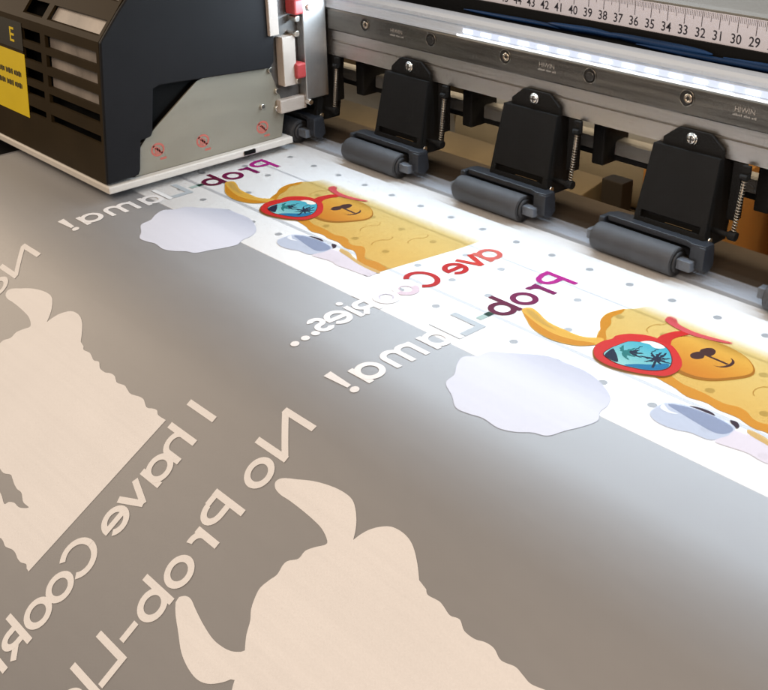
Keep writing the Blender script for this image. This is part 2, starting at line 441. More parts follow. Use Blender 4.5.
FRONT_EAR = [(5.787,30.175),(6.039,29.977),(6.382,29.941),(6.937,30.118),(7.717,30.335),(8.488,30.476),(9.065,30.459),(9.54,30.359),(9.903,30.166),(10.069,29.978)]
HEAD = [(9.922,29.869),(9.644,29.535),(9.381,29.08),(9.079,28.747),(8.877,28.345),(8.772,27.922),(8.888,27.489),(9.025,27.129),(8.961,26.739),(9.034,26.48),(9.368,26.176),(9.398,25.793),(9.637,25.481),(10.013,25.091)]
BACK_EAR = [(9.706,24.859),(9.299,24.724),(8.666,24.644),(7.928,24.6),(7.173,24.584),(6.602,24.603),(6.15,24.507),(5.95,24.27),(6.15,24.0),(6.781,23.72),(7.55,23.4),(8.4,23.18),(9.1,23.1),(9.65,23.15),(10.05,23.366),(10.45,23.72),(10.72,24.07),(10.9,24.39)]
LENS_BACK = [(11.0,24.1),(11.194,23.75),(11.522,23.42),(11.935,23.18),(12.45,23.12),(12.95,23.2),(13.4,23.42),(13.9,23.8),(14.33,24.2)]
BACK_SIDE = [(14.8,24.32),(15.0,24.45),(15.5,24.40),(15.8,24.46),(16.2,24.58),(16.6,24.5),(17.0,24.72),(17.5,24.74),(17.9,24.62),(18.3,24.62),(18.75,24.8),(19.3,24.7),(19.7,24.78),(20.1,24.85),(20.7,24.72),(21.1,24.72),(21.6,24.92),(22.0,24.8),(22.3,24.76),(22.6,24.9),(23.2,24.88)]
BOTTOM = [(22.735,33.646)]
ARM_OUT = [(22.5,33.62),(22.289,33.514),(21.95,33.62),(21.615,33.612),(21.25,33.52),(20.918,33.514),(20.6,33.6),(20.362,33.633),(20.1,33.56),(19.826,33.531),(19.541,33.591),(18.9,33.6),(18.1,33.75),(17.3,33.85),(16.44,34.1),(15.91,34.1),(15.45,33.6),(15.35,32.85)]
ARM_IN = [(15.88,32.25),(16.7,32.1),(17.214,32.119),(17.702,32.178),(18.32,32.375),(18.48,32.18),(18.824,32.032),(19.358,32.012),(19.86,31.731),(19.298,31.726),(18.754,31.491),(18.3,31.5),(17.888,31.423),(17.5,31.3),(17.215,31.238),(16.692,31.409),(15.984,31.34),(15.5,31.43),(15.0,31.34),(14.3,31.28)]
LENS_FRONT = [(13.75,31.12),(13.4,31.4),(12.87,31.6),(11.87,31.83),(11.18,31.73),(10.75,31.4),(10.52,31.02)]
EAR_UNDER = [(10.358,31.097),(10.117,31.395),(9.656,31.761),(9.102,31.925),(8.421,31.863),(7.673,31.624),(6.905,31.166),(6.208,30.744),(5.82,30.42)]
LLAMA = FRONT_EAR+HEAD+BACK_EAR+LENS_BACK+BACK_SIDE+BOTTOM+ARM_OUT+ARM_IN+LENS_FRONT+EAR_UNDER
def llama_outline():
    segs = [FRONT_EAR, HEAD+BACK_EAR[:1], BACK_EAR, LENS_BACK, BACK_SIDE, BOTTOM, ARM_OUT, ARM_IN, LENS_FRONT, EAR_UNDER]
    out = []
    for g in segs: out += smooth(g, 5, closed=False) if len(g) > 2 else g
    res = []
    for p in out:
        if not res or (p[0]-res[-1][0])**2+(p[1]-res[-1][1])**2 > .0012: res.append(p)
    return res
OUT = llama_outline()
PITCH = 24.85
BLOB = [(7.97,16.04),(7.72,15.27),(7.2,14.6),(6.9,13.9),(7.3,13.35),(7.42,12.65),(8.1,12.15),(8.9,11.5),(9.57,11.11),(10.35,11.06),(11.36,11.0),(12.21,11.2),(13.1,11.65),(13.58,12.08),(13.84,12.6),(13.92,13.18),(14.26,13.77),(14.12,14.54),(13.84,15.28),(13.6,16.04),(13.04,16.3),(12.54,16.75),(11.89,17.02),(10.97,16.93),(10.34,17.1),(9.66,17.14),(8.9,16.6)]

# white underbase already printed, on the apron
def off_ring(pts, d):
    """the outline moved outwards by d, for the pale rim of ink round a white print"""
    n = len(pts); ar = sum(pts[i][0]*pts[(i+1) % n][1]-pts[(i+1) % n][0]*pts[i][1] for i in range(n))
    sg = 1 if ar > 0 else -1; o = []
    for i in range(n):
        a, b = pts[i-1], pts[(i+1) % n]
        dx, dy = b[0]-a[0], b[1]-a[1]; l = math.hypot(dx, dy) or 1
        o.append((pts[i][0]+sg*dy/l*d, pts[i][1]-sg*dx/l*d))
    return o
for dx in (0, -PITCH):
    k = Ink(); k.poly(OUT, WHITE, 1., dx)
    k.build('llama_print', film)['label'] = 'solid white llama silhouette on the grey apron'
    k = Ink(); k.poly(smooth(BLOB), WHITE, 1., dx, 22.0)
    k.build('cookie_print', film)

# white cookie shapes crossing the platen edge
for dx in (0, -PITCH):
    k = Ink()
    k.poly(off_ring(smooth(BLOB), .022), (208, 211, 226), .7, dx)
    k.poly(smooth(BLOB), lambda x, s: ((224, 228, 243), .97-.33*max(0., min(1., (13.4-s)/2.4))), 1., dx, cuts=.4)
    k.build('cookie_print', film)['label'] = 'white scalloped cookie shape across the platen edge'

# coloured llamas still on the platen
GOLD, GOLD_D, GOLD_L = (254, 199, 82), (238, 162, 42), (255, 219, 122)
def colour_llama(dx):
    root = None
    k = Ink()
    def body(x, s):
        t = max(0., min(1., (s-3.5)/1.3)); a = t*t*(3-2*t)
        g = max(0., min(1., (s-4.2)/4.5))
        return tuple(GOLD_L[i]*(1-g)+GOLD[i]*g for i in range(3)), .40*a
    front = [(13.3,9.3),(13.7,9.25),(14.29,9.33),(14.92,9.43),(15.4,9.6),(15.8,9.65),(16.2,9.55),(16.6,9.51),(17.1,9.62),(17.54,9.59),(18.0,9.58),(18.45,9.72),(18.9,9.8),(19.37,9.72),(19.9,9.95),(20.67,10.5),(21.4,10.55),(22.45,10.48)]
    top = [(9.95,8.35),(9.74,8.05),(9.55,7.7),(9.4,7.27),(9.0,6.85),(8.75,6.31),(8.68,5.9),(8.78,5.5),(8.96,4.99),(9.35,4.5),(9.5,4.0),(9.9,3.1)]
    k.poly(smooth(front, 4, False)+[(23.2,5.65),(23.4,3.1)]+smooth(top, 4, False)[::-1]+[(10.4,8.9)], body, 1., dx)
    band = [(a, b-.62-.12*math.sin(3.3*a)) for a, b in front]
    k.poly(smooth(front, 4, False)+smooth(band, 4, False)[::-1], GOLD_D, .85, dx)
    k.poly(smooth([(9.95,8.3),(9.5,7.5),(8.9,6.7),(8.72,5.9),(8.95,5.0),(9.15,5.4),(9.1,6.1),(9.5,6.7),(9.75,7.4),(10.3,8.1)]), GOLD_D, .75, dx)
    # wool curls
    for c in ((17.6, 7.1), (19.6, 8.0), (20.8, 6.4), (11.2, 5.6)):
        k.poly([(c[0]-v, c[1]+u) for u, v in arc(0, 0, .5, .3, 10, 170, w=.035)], (205, 150, 60), .55, dx)
        k.poly([(c[0]-.25-v, c[1]-.75+u) for u, v in arc(0, 0, .35, .3, 190, 350, w=.035)], (205, 150, 60), .5, dx)
    root = k.build('llama_print', film); root['label'] = 'golden llama in red heart sunglasses on the white platen'
    # ear
    k = Ink(1)
    ear = [(5.62,8.55),(5.62,8.25),(5.85,8.07),(6.3,8.18),(7.3,8.6),(8.34,8.68),(9.35,8.62),(10.1,8.1),(10.35,8.5),(10.2,8.95),(9.73,9.49),(8.97,9.8),(8.16,9.86),(7.18,9.62),(6.5,9.2),(6.0,8.85)]
    k.poly(smooth(ear), GOLD, .86, dx)
    k.poly(smooth([(5.9,8.75),(6.6,9.0),(7.5,9.25),(8.4,9.35),(9.3,9.15),(10.1,8.75),(10.2,8.95),(9.73,9.45),(8.97,9.76),(8.16,9.82),(7.18,9.58),(6.5,9.16)]), GOLD_D, .85, dx)
    k.poly(smooth([(5.75,8.4),(6.1,8.3),(6.9,8.6),(7.6,8.85),(8.1,9.0),(7.4,9.0),(6.5,8.8)]), GOLD_L, .5, dx)
    k.build('ear', root)
    # muzzle, nose and mouth
    k = Ink(1)
    mz = [(12.55,6.9),(12.35,6.2),(12.45,5.5),(13.04,5.0),(13.79,4.75),(14.61,4.75),(15.5,5.0),(16.25,5.6),(16.45,6.2),(16.1,6.95),(15.57,7.65),(14.92,8.0),(14.1,8.0),(13.2,7.6)]
    ctr = (14.4, 6.3)
    def mzc(x, s):
        g = max(0., min(1., (s-4.8)/3.0)); return (250-18*g, 198-54*g, 88-58*g), .86*max(.25, min(1., (s-4.2)/1.1))
    k.poly(smooth([(ctr[0]+(a-ctr[0])*1.07, ctr[1]+(b-ctr[1])*1.07+.1) for a, b in mz]), (196, 128, 34), .7, dx)
    k.poly(smooth(mz), mzc, 1., dx, cuts=.35)
    NOSE = (72, 36, 30)
    k.poly(smooth([(13.72,6.5),(13.78,6.15),(14.0,5.95),(14.2,6.15),(14.3,6.45),(14.15,6.72),(13.9,6.75)]), NOSE, .97, dx)
    k.poly(smooth([(13.82,5.95),(13.86,5.6),(14.05,5.38),(14.3,5.45),(14.45,5.75),(14.4,6.1),(14.15,6.15)]), NOSE, .97, dx)
    k.poly([(a, b) for a, b in bar(14.2, 6.1, 15.36, 6.14, .13)], NOSE, .97, dx)
    mouth = smooth([(14.98,6.66),(15.2,6.56),(15.35,6.3),(15.38,5.98),(15.3,5.72),(15.14,5.58)], 5, False)
    k.poly(mouth+[(a+.15*math.sin(PI*(.15+.7*i/len(mouth)))+.01, b) for i, (a, b) in enumerate(mouth[::-1])], NOSE, .97, dx)
    k.build('muzzle', root)
    # sunglasses: red heart frame, lens picture of palms at the sea
    RED = (222, 44, 38)
    k = Ink(2)
    fr = [(10.62,9.4),(10.33,8.9),(10.3,8.3),(10.45,7.85),(10.4,7.45),(10.75,6.85),(11.5,6.4),(12.55,6.4),(13.35,6.88),(13.95,7.5),(14.2,8.15),(14.12,8.85),(13.7,9.22),(12.87,9.66),(11.87,9.92),(11.1,9.8)]
    k.poly(smooth([(a+.05, b+.14) for a, b in fr]), (165, 105, 40), .5, dx)
    k.poly(smooth(fr), RED, .97, dx)
    k.poly(smooth([(12.0,6.5),(11.8,6.1),(11.9,5.5),(12.15,5.0),(12.5,4.75),(12.62,5.0),(12.45,5.5),(12.4,6.0),(12.6,6.5)]), RED, .9, dx)
    def pink(x, s): return (236, 96, 104), .85*max(.3, min(1., (s-3.9)/.6))
    k.poly(smooth([(11.0,4.55),(10.95,4.12),(11.3,4.1),(11.75,4.5),(12.7,4.62),(13.5,4.5),(14.4,4.3),(14.3,4.5),(13.4,4.85),(12.6,4.98),(11.8,4.9),(11.3,4.75)]), pink, 1., dx, cuts=.3)
    gl = k.build('sunglasses', root)
    k = Ink(3)
    lens = [(11.12,9.3),(10.98,8.7),(11.02,8.2),(11.15,7.55),(11.55,7.2),(11.75,6.85),(12.2,6.72),(12.8,6.92),(13.4,7.5),(13.72,8.1),(13.68,8.6),(13.28,9.05),(12.62,9.36),(11.92,9.52)]
    def sea(x, s):
        g = max(0., min(1., (s-6.8)/2.6)); return (62+95*g, 178+40*g, 205+8*g), .97
    k.poly(smooth([(12.2+(a-12.2)*1.03, 8.2+(b-8.2)*1.03) for a, b in lens]), (120, 60, 60), .5, dx)
    k.poly(smooth(lens), sea, 1., dx, cuts=.35)
    # pale sky bite between the two lobes, water edge, palms, birds
    k.poly(smooth([(11.55,7.2),(11.75,6.86),(12.2,6.72),(12.62,6.86),(12.45,7.15),(12.2,7.2),(11.95,7.1)]), (232, 226, 214), .95, dx)
    k.poly(smooth([(12.3,9.42),(12.6,9.0),(13.1,8.55),(13.5,8.0),(13.72,8.15),(13.68,8.6),(13.28,9.05),(12.7,9.32)]), (30, 128, 178), .9, dx)
    NAVY, TEAL = (22, 34, 62), (36, 128, 128)
    def palm(cx, cs, sz, col, angs):
        for j, ang in enumerate(angs):
            L2 = sz*(.85+.3*((j*37) % 5)/4); a0 = math.radians(ang); turn = math.radians(38 if math.sin(a0-1.2) > 0 else -38)
            mid = []; x, y = cx, cs
            for q in range(7):
                mid.append((x, y)); a = a0+turn*q/6; x += L2/6*math.cos(a); y += L2/6*math.sin(a)
            wd = [.05, .12, .15, .14, .11, .07, .015]
            up = [(mx-math.sin(a0+turn*q/6)*wd[q]*sz/1.5, my+math.cos(a0+turn*q/6)*wd[q]*sz/1.5) for q, (mx, my) in enumerate(mid)]
            dn = [(mx+math.sin(a0+turn*q/6)*wd[q]*sz/1.1*(1.5 if q % 2 else .6), my-math.cos(a0+turn*q/6)*wd[q]*sz/1.1*(1.5 if q % 2 else .6)) for q, (mx, my) in enumerate(mid)]
            k.poly(up+dn[::-1], col, .96, dx, dh=.0004)
    palm(12.95, 7.95, .66, NAVY, (-165, -120, -75, -30, 10, 50, 95, 140))
    k.poly(bar(12.95, 7.95, 13.3, 8.75, .11), NAVY, .96, dx)
    palm(11.55, 8.5, .72, TEAL, (-140, -60, -20, 15, 50))
    palm(11.75, 8.3, .62, NAVY, (-50, -15, 20))
    k.poly(smooth([(11.05,8.6),(11.3,8.75),(11.6,9.0),(11.95,9.42),(11.5,9.46),(11.16,9.3)]), NAVY, .95, dx)
    for bx, bs in ((11.9, 7.75), (12.55, 7.45)):
        k.poly([(bx-v, bs+u) for u, v in arc(-.12, 0, .12, .1, 20, 170, w=.035)], NAVY, .9, dx)
        k.poly([(bx-v, bs+u) for u, v in arc(.12, 0, .12, .1, 10, 160, w=.035)], NAVY, .9, dx)
    k.build('lens', root)
    # foreleg half covered by the white pass
    k = Ink(1)
    leg = [(15.3,11.65),(15.28,11.2),(15.34,10.68),(15.9,10.28),(16.7,10.12),(17.41,10.1),(18.1,10.18),(18.4,10.4),(18.46,11.0),(18.25,11.6),(18.0,11.8),(17.3,11.86),(16.9,12.05),(16.44,12.17),(15.91,12.15),(15.5,11.95)]
    k.poly(smooth(leg), (206, 215, 234), .75, dx)
    k.poly(smooth([(15.5,10.75),(16.0,10.4),(16.7,10.25),(17.4,10.2),(18.1,10.3),(18.38,10.55),(18.3,11.0),(17.9,11.2),(17.1,11.1),(16.3,10.95)]), (176, 188, 216), .5, dx)
    k.poly(smooth([(15.35,10.85),(15.8,11.1),(16.2,11.05),(15.9,11.25),(15.45,11.2)]), (236, 240, 250), .9, dx)
    def pale(x, s): return (228, 220, 230), .75
    k.poly([(18.4,10.4)]+smooth([(18.46,11.0),(18.3,11.7),(19.0,11.62),(19.6,11.5),(20.3,11.6),(21.0,11.5),(22.5,11.35)], 4, False)+[(22.45,10.5),(21.3,10.6),(20.4,10.55),(19.6,10.25)], pale, 1., dx)
    k.poly(smooth([(18.75,10.05),(19.4,10.05),(20.2,10.32),(21.2,10.52),(22.4,10.5),(22.42,10.75),(21.0,10.72),(19.8,10.5),(19.0,10.35)]), (247, 205, 130), .75, dx)
    CLAW = (58, 38, 52)
    k.poly(smooth([(16.15,10.22),(16.6,10.02),(17.05,9.99),(17.3,10.12),(17.0,10.16),(16.6,10.18)]), CLAW, .95, dx)
    k.poly(smooth([(17.9,9.97),(18.15,9.9),(18.38,10.08),(18.42,10.28),(18.25,10.24),(18.05,10.12)]), CLAW, .95, dx)
    k.build('leg', root)
    return root
colour_llama(0.); colour_llama(-PITCH)

# mirrored lettering on the apron (white)
def line(name, items, base, label=None, su=1.):
    k = Ink(.37, 7)
    for it in items:
        ch, s0 = it[0], it[1]; col = it[2] if len(it) > 2 else WHITE; al = it[3] if len(it) > 3 else 1.
        if len(it) > 4: write(k, ch, s0, base, it[4], .85, w=W_+.085, su=su)
        write(k, ch, s0, base, col, al, su=su)
    o = k.build(name, film)
    if label: o['label'] = label
T_TITLE = [('N', 21.58), ('o', 24.38), ('P', 26.08), ('r', 27.72), ('o', 29.45), ('b', 30.50), ('-', 32.45), ('L', 33.33), ('l', 34.88), ('a', 35.95), ('m', 37.2), ('a', 40.1), ('!', 41.5)]
line('lettering', T_TITLE, 5.66, 'white mirrored line reading No Prob-Llama! on the apron')
line('lettering', T_TITLE, 5.66-PITCH)
T_COOK = [('I', 23.62), ('h', 24.95), ('a', 26.72), ('v', 28.32), ('e', 29.62), ('C', 31.80), ('o', 33.16), ('o', 34.52), ('k', 35.50), ('i', 36.98), ('e', 38.1), ('s', 39.3), ('.', 40.1), ('.', 40.75), ('.', 41.4)]
line('lettering', T_COOK, .80, 'white mirrored line reading I have Cookies... on the apron')
line('lettering', T_COOK, .80+PITCH)
# lettering on the platen, colour first, then covered with white
PUR = lambda x, s: ((130, 14, 84) if s > 6.4 else (205, 50, 165) if s < 5 else (168, 32, 125), .97 if s > 6 else .85)
PNK = lambda x, s: ((196, 40, 152), .93)
RIM = (196, 206, 214); RIMP = (226, 208, 220)
def title_on_platen(base, o_):
    line('lettering', [('P', 4.42+o_, PNK, 1.), ('r', 6.05+o_, (136, 14, 96), .97), ('o', 7.55+o_, (126, 12, 78), .97), ('b', 8.58+o_, (108, 8, 58), .97),
        ('L', 11.2+o_, (243, 246, 249), 1., RIM), ('l', 12.62+o_, (243, 246, 249), 1., RIM),
        ('a', 13.55+o_), ('m', 14.82+o_), ('a', 17.65+o_), ('!', 19.0+o_)], base, su=.93)
    k = Ink()
    k.poly([(base-.98, 9.82+o_), (base-.62, 9.82+o_), (base-.62, 10.22+o_), (base-.98, 10.22+o_)], (24, 66, 52), .97)
    k.poly([(base-.98, 10.22+o_), (base-.62, 10.22+o_), (base-.62, 10.75+o_), (base-.98, 10.75+o_)], (176, 200, 196), .9)
    k.build('lettering', film)['label'] = 'dark green hyphen half covered in white'
title_on_platen(5.62, 0.); title_on_platen(5.62-PITCH, -.1)
RD = (206, 26, 22)
def cookies_on_platen(base, o_):
    line('lettering', [('a', 4.85+o_, (240, 120, 110), .85), ('v', 6.15+o_, (226, 64, 52), .92), ('e', 7.45+o_, RD, .97), ('C', 9.6+o_, RD, .97),
        ('o', 10.97+o_, (246, 244, 249), 1., RIMP), ('o', 12.3+o_, (246, 246, 250), 1., (214, 210, 224)),
        ('k', 13.28+o_), ('i', 14.45+o_), ('e', 15.4+o_), ('s', 16.5+o_), ('.', 17.2+o_), ('.', 17.8+o_), ('.', 18.42+o_)], base, su=.93)
cookies_on_platen(.78, 0.); cookies_on_platen(.78+PITCH, 0.); 

# ================================================================== RAIL BEAM, RAIL, LED, RULER, COVER
X0, X1 = -75., 48.
bm_ = empty('gantry_beam', (0, 2, 6)); tag(bm_, 'brushed aluminium beam carrying the dark rail, black brackets screwed to its face', 'beam')
def shifted(mb, d):
    for v in mb.bm.verts: v.co -= Vector(d)
    return mb
mb = MB()
mb.prism([(1.9, 5.95), (1.9, 6.87), (2.02, 6.90), (2.02, 6.98), (1.9, 7.01), (1.9, 7.60), (2.6, 7.68), (2.6, 9.4), (3.4, 9.4), (3.4, 5.95)], 'x', X0, X1)
shifted(mb, (0, 2, 6)).build('face', M['silver'], bm_)
mb = MB(); mb.box(X0, X1, 3.55, 9, 6.3, 10.6)
shifted(mb, (0, 2, 6)).build('core', M['black_metal'], bm_)

rl = empty('linear_rail', (0, 1.8, 8.3)); tag(rl, 'dark ground steel guide rail with a row of counterbored screw holes', 'guide rail')
mb = MB(); mb.prism([(1.72, 7.66), (1.66, 7.74), (1.66, 8.95), (1.74, 9.05), (2.58, 9.05), (2.58, 7.72)], 'x', X0, X1)
shifted(mb, (0, 1.8, 8.3)).build('bar', M['rail'], rl)
for i, k in enumerate(range(-5, 7)):
    x = .85+6.0*k
    mb = MB()
    t = bmesh.new(); bmesh.ops.create_circle(t, cap_ends=True, segments=32, radius=.40)
    mb.mi = 0; mb.add(t, Matrix.Translation((x, 1.645, 8.50)) @ Matrix.Rotation(PI/2, 4, 'X'))
    mb.mi = 1; mb.ring((x, 1.655, 8.50), (0, -1, 0), .385, .43, .03)
    shifted(mb, (0, 1.8, 8.3)).build('screw_hole', [M['rail_bore'], M['rail']], rl)
    mb = MB()
    if k % 2:
        mb.mi = 0; mb.ring((x+.09, 1.642, 8.50), (0, -1, 0), .11, .235, .05, 24)
        mb.mi = 1; mb.cyl((x+.09, 1.643, 8.5), (x+.09, 1.62, 8.5), .125, n=6)
        nm = 'screw'
    else:
        mb.mi = 2; mb.cyl((x+.02, 1.642, 8.48), (x+.02, 1.60, 8.48), .30, .22, n=28); nm = 'hole_plug'
    shifted(mb, (0, 1.8, 8.3)).build(nm, [M['brass'], M['socket'], M['plug']], rl)
for x in (-26.2, -14.2, -2.1, 10.05, 22.2):
    mb = MB()
    add_text(mb, 'HIWIN', .35, lambda u, v, x=x: Vector((x+u*1.05, 1.652, 8.42+v)))
    for j in range(15):        # a second line, too fine to read
        xx = x-.60+j*.085
        if j in (6, 11): continue
        mb.box(xx, xx+.045, 1.650, 1.656, 8.20+.01*(j % 2), 8.28+.02*((j*7) % 3))
    shifted(mb, (0, 1.8, 8.3)).build('engraving', M['engrave'], rl)

# LED strip light in its profile
led = empty('led_light_strip', (0, 1.75, 9.6)); tag(led, 'lit white LED strip in a silver profile along the top of the dark rail', 'light strip')
mb = MB()
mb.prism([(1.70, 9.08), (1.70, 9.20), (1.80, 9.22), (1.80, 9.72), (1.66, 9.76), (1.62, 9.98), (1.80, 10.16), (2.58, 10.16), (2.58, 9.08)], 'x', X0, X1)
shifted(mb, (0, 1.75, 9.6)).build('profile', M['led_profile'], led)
mb = MB(); mb.box(-8.6, X1, 1.775, 1.797, 9.26, 9.57)
shifted(mb, (0, 1.75, 9.6)).build('tape', M['led_tape'], led)
mb = MB(); mb.box(-9.0, X1, 1.655, 1.697, 9.085, 9.20)
shifted(mb, (0, 1.75, 9.6)).build('diffuser_lip', M['led_lip'], led)
i = 0; x = -8.2
while x < 22:
    mb = MB(); mb.box(x-.36, x+.36, 1.73, 1.774, 9.33, 9.49, bev=.02)
    shifted(mb, (0, 1.75, 9.6)).build('diode', M['led_chip'], led)
    x += 1.42; i += 1

# black channel with strips painted as blue reflections above the LED
mb = MB(); mb.box(X0, X1, 2.60, 3.42, 9.43, 9.5); mb.box(X0, X1, 3.43, 3.5, 9.43, 10.84)
tag(mb.build('cable_channel', M['channel']), 'black recessed channel between the lit strip and the ruler', 'channel')
mb = MB()
for (a, b, zc, hh, yy) in ((-10, -1.5, 10.20, .14, 3.30), (-3.5, 1.6, 10.34, .20, 3.27), (.4, 7.0, 10.36, .23, 3.24), (2.5, 16, 10.16, .16, 3.20), (7.6, 40, 10.30, .22, 3.26)):
    n = 16; A = []; t = bmesh.new()
    for j in range(n+1):
        x = a+(b-a)*j/n; e = math.sin(PI*j/n)**.4 if 0 < j < n else .15
        zz = zc+.018*math.sin(j*.5+a); y = yy+.012*math.sin(j*.7+b)
        A.append([t.verts.new(p) for p in ((x, y, zz-hh*e), (x, y-.05, zz), (x, y, zz+hh*e), (x, y+.06, zz))])
    for p, q in zip(A, A[1:]):
        for i in range(4): f = t.faces.new([p[i], p[(i+1) % 4], q[(i+1) % 4], q[i]]); f.smooth = True
    mb.add(t)
tag(mb.build('ribbon_cable', M['blue_cable']), 'dark blue cables lying in the black channel under the ruler', 'cable')

# ruler
ru = empty('ruler', (0, 3.54, 11)); tag(ru, 'white centimetre ruler strip with black numbers along the top beam edge', 'ruler')
mb = MB(); mb.box(-45, 45, 3.54, 3.60, 10.84, 12.30, bev=.015)
shifted(mb, (0, 3.54, 11)).build('scale', M['ruler'], ru)
mb = MB(); ZT = 12.26
for mm in range(-460, 400):
    xx = mm/10.+2.0
    if not -16 < xx < 16: continue
    l = .74 if mm % 10 == 0 else .44 if mm % 5 == 0 else .28
    w = .02 if mm % 10 == 0 else .013 if mm % 5 == 0 else .010
    mb.box(xx-w, xx+w, 3.532, 3.5385, ZT-l, ZT)
shifted(mb, (0, 3.54, 11)).build('tick_marks', M['ink_grey'], ru)
mb = MB()
for n in range(22, 54):
    xx = 2.0+(36-n)
    add_text(mb, str(n), .66, lambda u, v, xx=xx: Vector((xx-.03+u*.94, 3.534, 11.0+v)), .006)
shifted(mb, (0, 3.54, 11)).build('numbers', M['ink_black'], ru)

mb = MB(); mb.prism([(3.54, 12.33), (3.54, 12.40), (4.0, 12.48), (24, 14.6), (24, 11), (3.62, 11)], 'x', X0, X1, bev=.02)
tag(mb.build('top_cover', M['cover']), 'grey sheet metal cover sloping back above the ruler', 'cover')

# long bar under the beam and its black hangers
mb = MB(); mb.prism([(4.7, 3.42), (4.7, 4.16), (4.9, 4.22), (5.6, 4.22), (5.6, 3.42)], 'x', X0, X1)
tag(mb.build('cross_bar', M['bar']), 'dull grey square bar running behind the black brackets under the beam', 'bar')
mb = MB(); mb.prism([(4.75, 3.08), (4.75, 3.36), (5.5, 3.36), (5.5, 3.08)], 'x', X0, X1)
tag(mb.build('lower_bar', M['black_metal']), 'thin black bar running just below the grey cross bar', 'bar')

# ================================================================== PINCH ROLLER UNITS
def make_unit():
    root = empty('pinch_roller_unit', (0, 0, 0))
    # bracket: screwed tab, leaning body (a channel), slot
    mb = MB()
    mb.prism([(-1.68, 5.85), (-1.68, 6.35), (-.85, 7.02), (1.02, 7.02), (1.78, 6.42), (1.78, 5.85)], 'y', 1.62, 1.86, bev=.03)
    br = mb.build('bracket', M['black_metal'], root)
    def lean(x, z, off=0.): # front plate plane
        return Vector((x, .55+(z-1.75)*(1.42-.55)/(5.95-1.75)+off, z))
    mb = MB()
    t = bmesh.new()
    quad = [(-2.32, 1.55), (1.98, 1.55), (1.80, 5.98), (-2.08, 5.98)]
    hole = [(-1.95, 2.22), (1.62, 2.22), (1.62, 2.60), (-1.95, 2.60)]
    th = .16
    def face_strip(a, b, c_, d_):
        vs = [t.verts.new(lean(*p)) for p in (a, b, c_, d_)]; vb = [t.verts.new(lean(*p, th)) for p in (a, b, c_, d_)]
        t.faces.new(vs); t.faces.new(vb[::-1])
        for i in range(4): t.faces.new([vs[i], vb[i], vb[(i+1) % 4], vs[(i+1) % 4]])
    face_strip(quad[0], quad[1], hole[1], hole[0]); face_strip(hole[3], hole[2], quad[2], quad[3])
    face_strip(quad[0], hole[0], hole[3], quad[3]); face_strip(hole[1], quad[1], quad[2], hole[2])
    bmesh.ops.remove_doubles(t, verts=list(t.verts), dist=.001)
    bmesh.ops.recalc_face_normals(t, faces=list(t.faces))
    mb.add(t)
    # side cheeks running back
    for xa, xb, xt, xt2 in ((-2.32, -2.16, -2.08, -1.92), (1.82, 1.98, 1.64, 1.80)):
        t = bmesh.new(); A = []
        for (z, y0, y1, l, r) in ((1.55, .56+.0, 1.75, xa, xb), (5.97, 1.44, 2.6, xt, xt2)):
            A.append([t.verts.new(p) for p in ((l, y0, z), (r, y0, z), (r, y1+.7, z), (l, y1+.7, z))])
        t.faces.new(A[0][::-1]); t.faces.new(A[1])
        for i in range(4): t.faces.new([A[0][i], A[0][(i+1) % 4], A[1][(i+1) % 4], A[1][i]])
        for v in t.verts: v.co.y += .17
        mb.add(t)
    mb.box(-1.9, 1.65, 1.60, 1.75, 5.85, 5.99)
    mb.build('body_plate', M['black_metal'], root)
    mb = MB(); mb.mi = 1; mb.box(-2.0, 1.7, 1.0, 1.05, 1.55, 3.2); mb.mi = 0; mb.box(-.6, 1.0, .93, .99, 1.9, 2.16); 
    mb.build('inner_plate', [M['kraft'], M['black_metal']], root)  # dark plate stands in for slot shade, tan strip for its highlight
    # tab screw: pan head with a cross recess
    mb = MB()
    mb.mi = 0; mb.cyl((0, 1.63, 6.58), (0, 1.50, 6.58), .36, .29, n=28)
    mb.cyl((0, 1.50, 6.58), (0, 1.455, 6.58), .29, .17, n=28)
    mb.mi = 1; mb.box(-.19, .19, 1.444, 1.458, 6.545, 6.615); mb.box(-.035, .035, 1.442, 1.456, 6.40, 6.76)
    mb.build('screw', [M['screw'], M['socket']], root)
    mb = MB(); mb.cyl((2.0, .95, 1.95), (2.14, .95, 1.95), .15, n=18)
    mb.build('side_screw', M['screw'], root)
    # spring between the beam and a lug on the bracket
    mb = MB(); n = 19*14
    p0, p1 = Vector((3.17, 1.55, 5.3)), Vector((3.12, 1.28, 2.55))
    pts = []
    for j in range(n+1):
        a = 2*PI*19*j/n; c = p0.lerp(p1, j/n); pts.append(c+Vector((.11*math.cos(a), .11*math.sin(a), 0)))
    mb.tube(pts, .032, 6)
    mb.tube([p0+Vector((0, 0, .1)), p1], .05, 8)
    mb.build('spring', M['spring'], root)
    mb = MB()
    mb.cyl((1.8, 1.3, 2.42), (3.0, 1.3, 2.42), .13, n=16); mb.cyl((2.9, 1.28, 2.42), (3.32, 1.28, 2.42), .24, n=20, bev=.03)
    mb.box(2.95, 3.38, 1.5, 1.75, 5.3, 5.98, bev=.05); mb.cyl((2.98, 1.45, 5.42), (3.36, 1.45, 5.42), .14, n=16)
    mb.box(2.25, 2.75, 1.9, 2.5, 2.9, 5.9, bev=.04)
    mb.build('spring_lug', M['black_metal'], root)
    mb = MB(); mb.box(2.7, 3.5, 3.6, 5.9, 3.0, 5.9, bev=.08)
    mb.build('bar_hanger', M['black_metal'], root)
    # cradle over the roller
    mb = MB()
    mb.prism([(-3.55, .95), (-3.75, .55), (-3.55, .12), (1.35, .12), (1.75, -.05), (2.45, .05), (2.5, .75), (1.5, 1.1), (-2.4, 1.1)], 'z', 1.66, 1.98, bev=.05)
    mb.box(-3.6, 2.2, .62, .92, .95, 1.70, bev=.05)
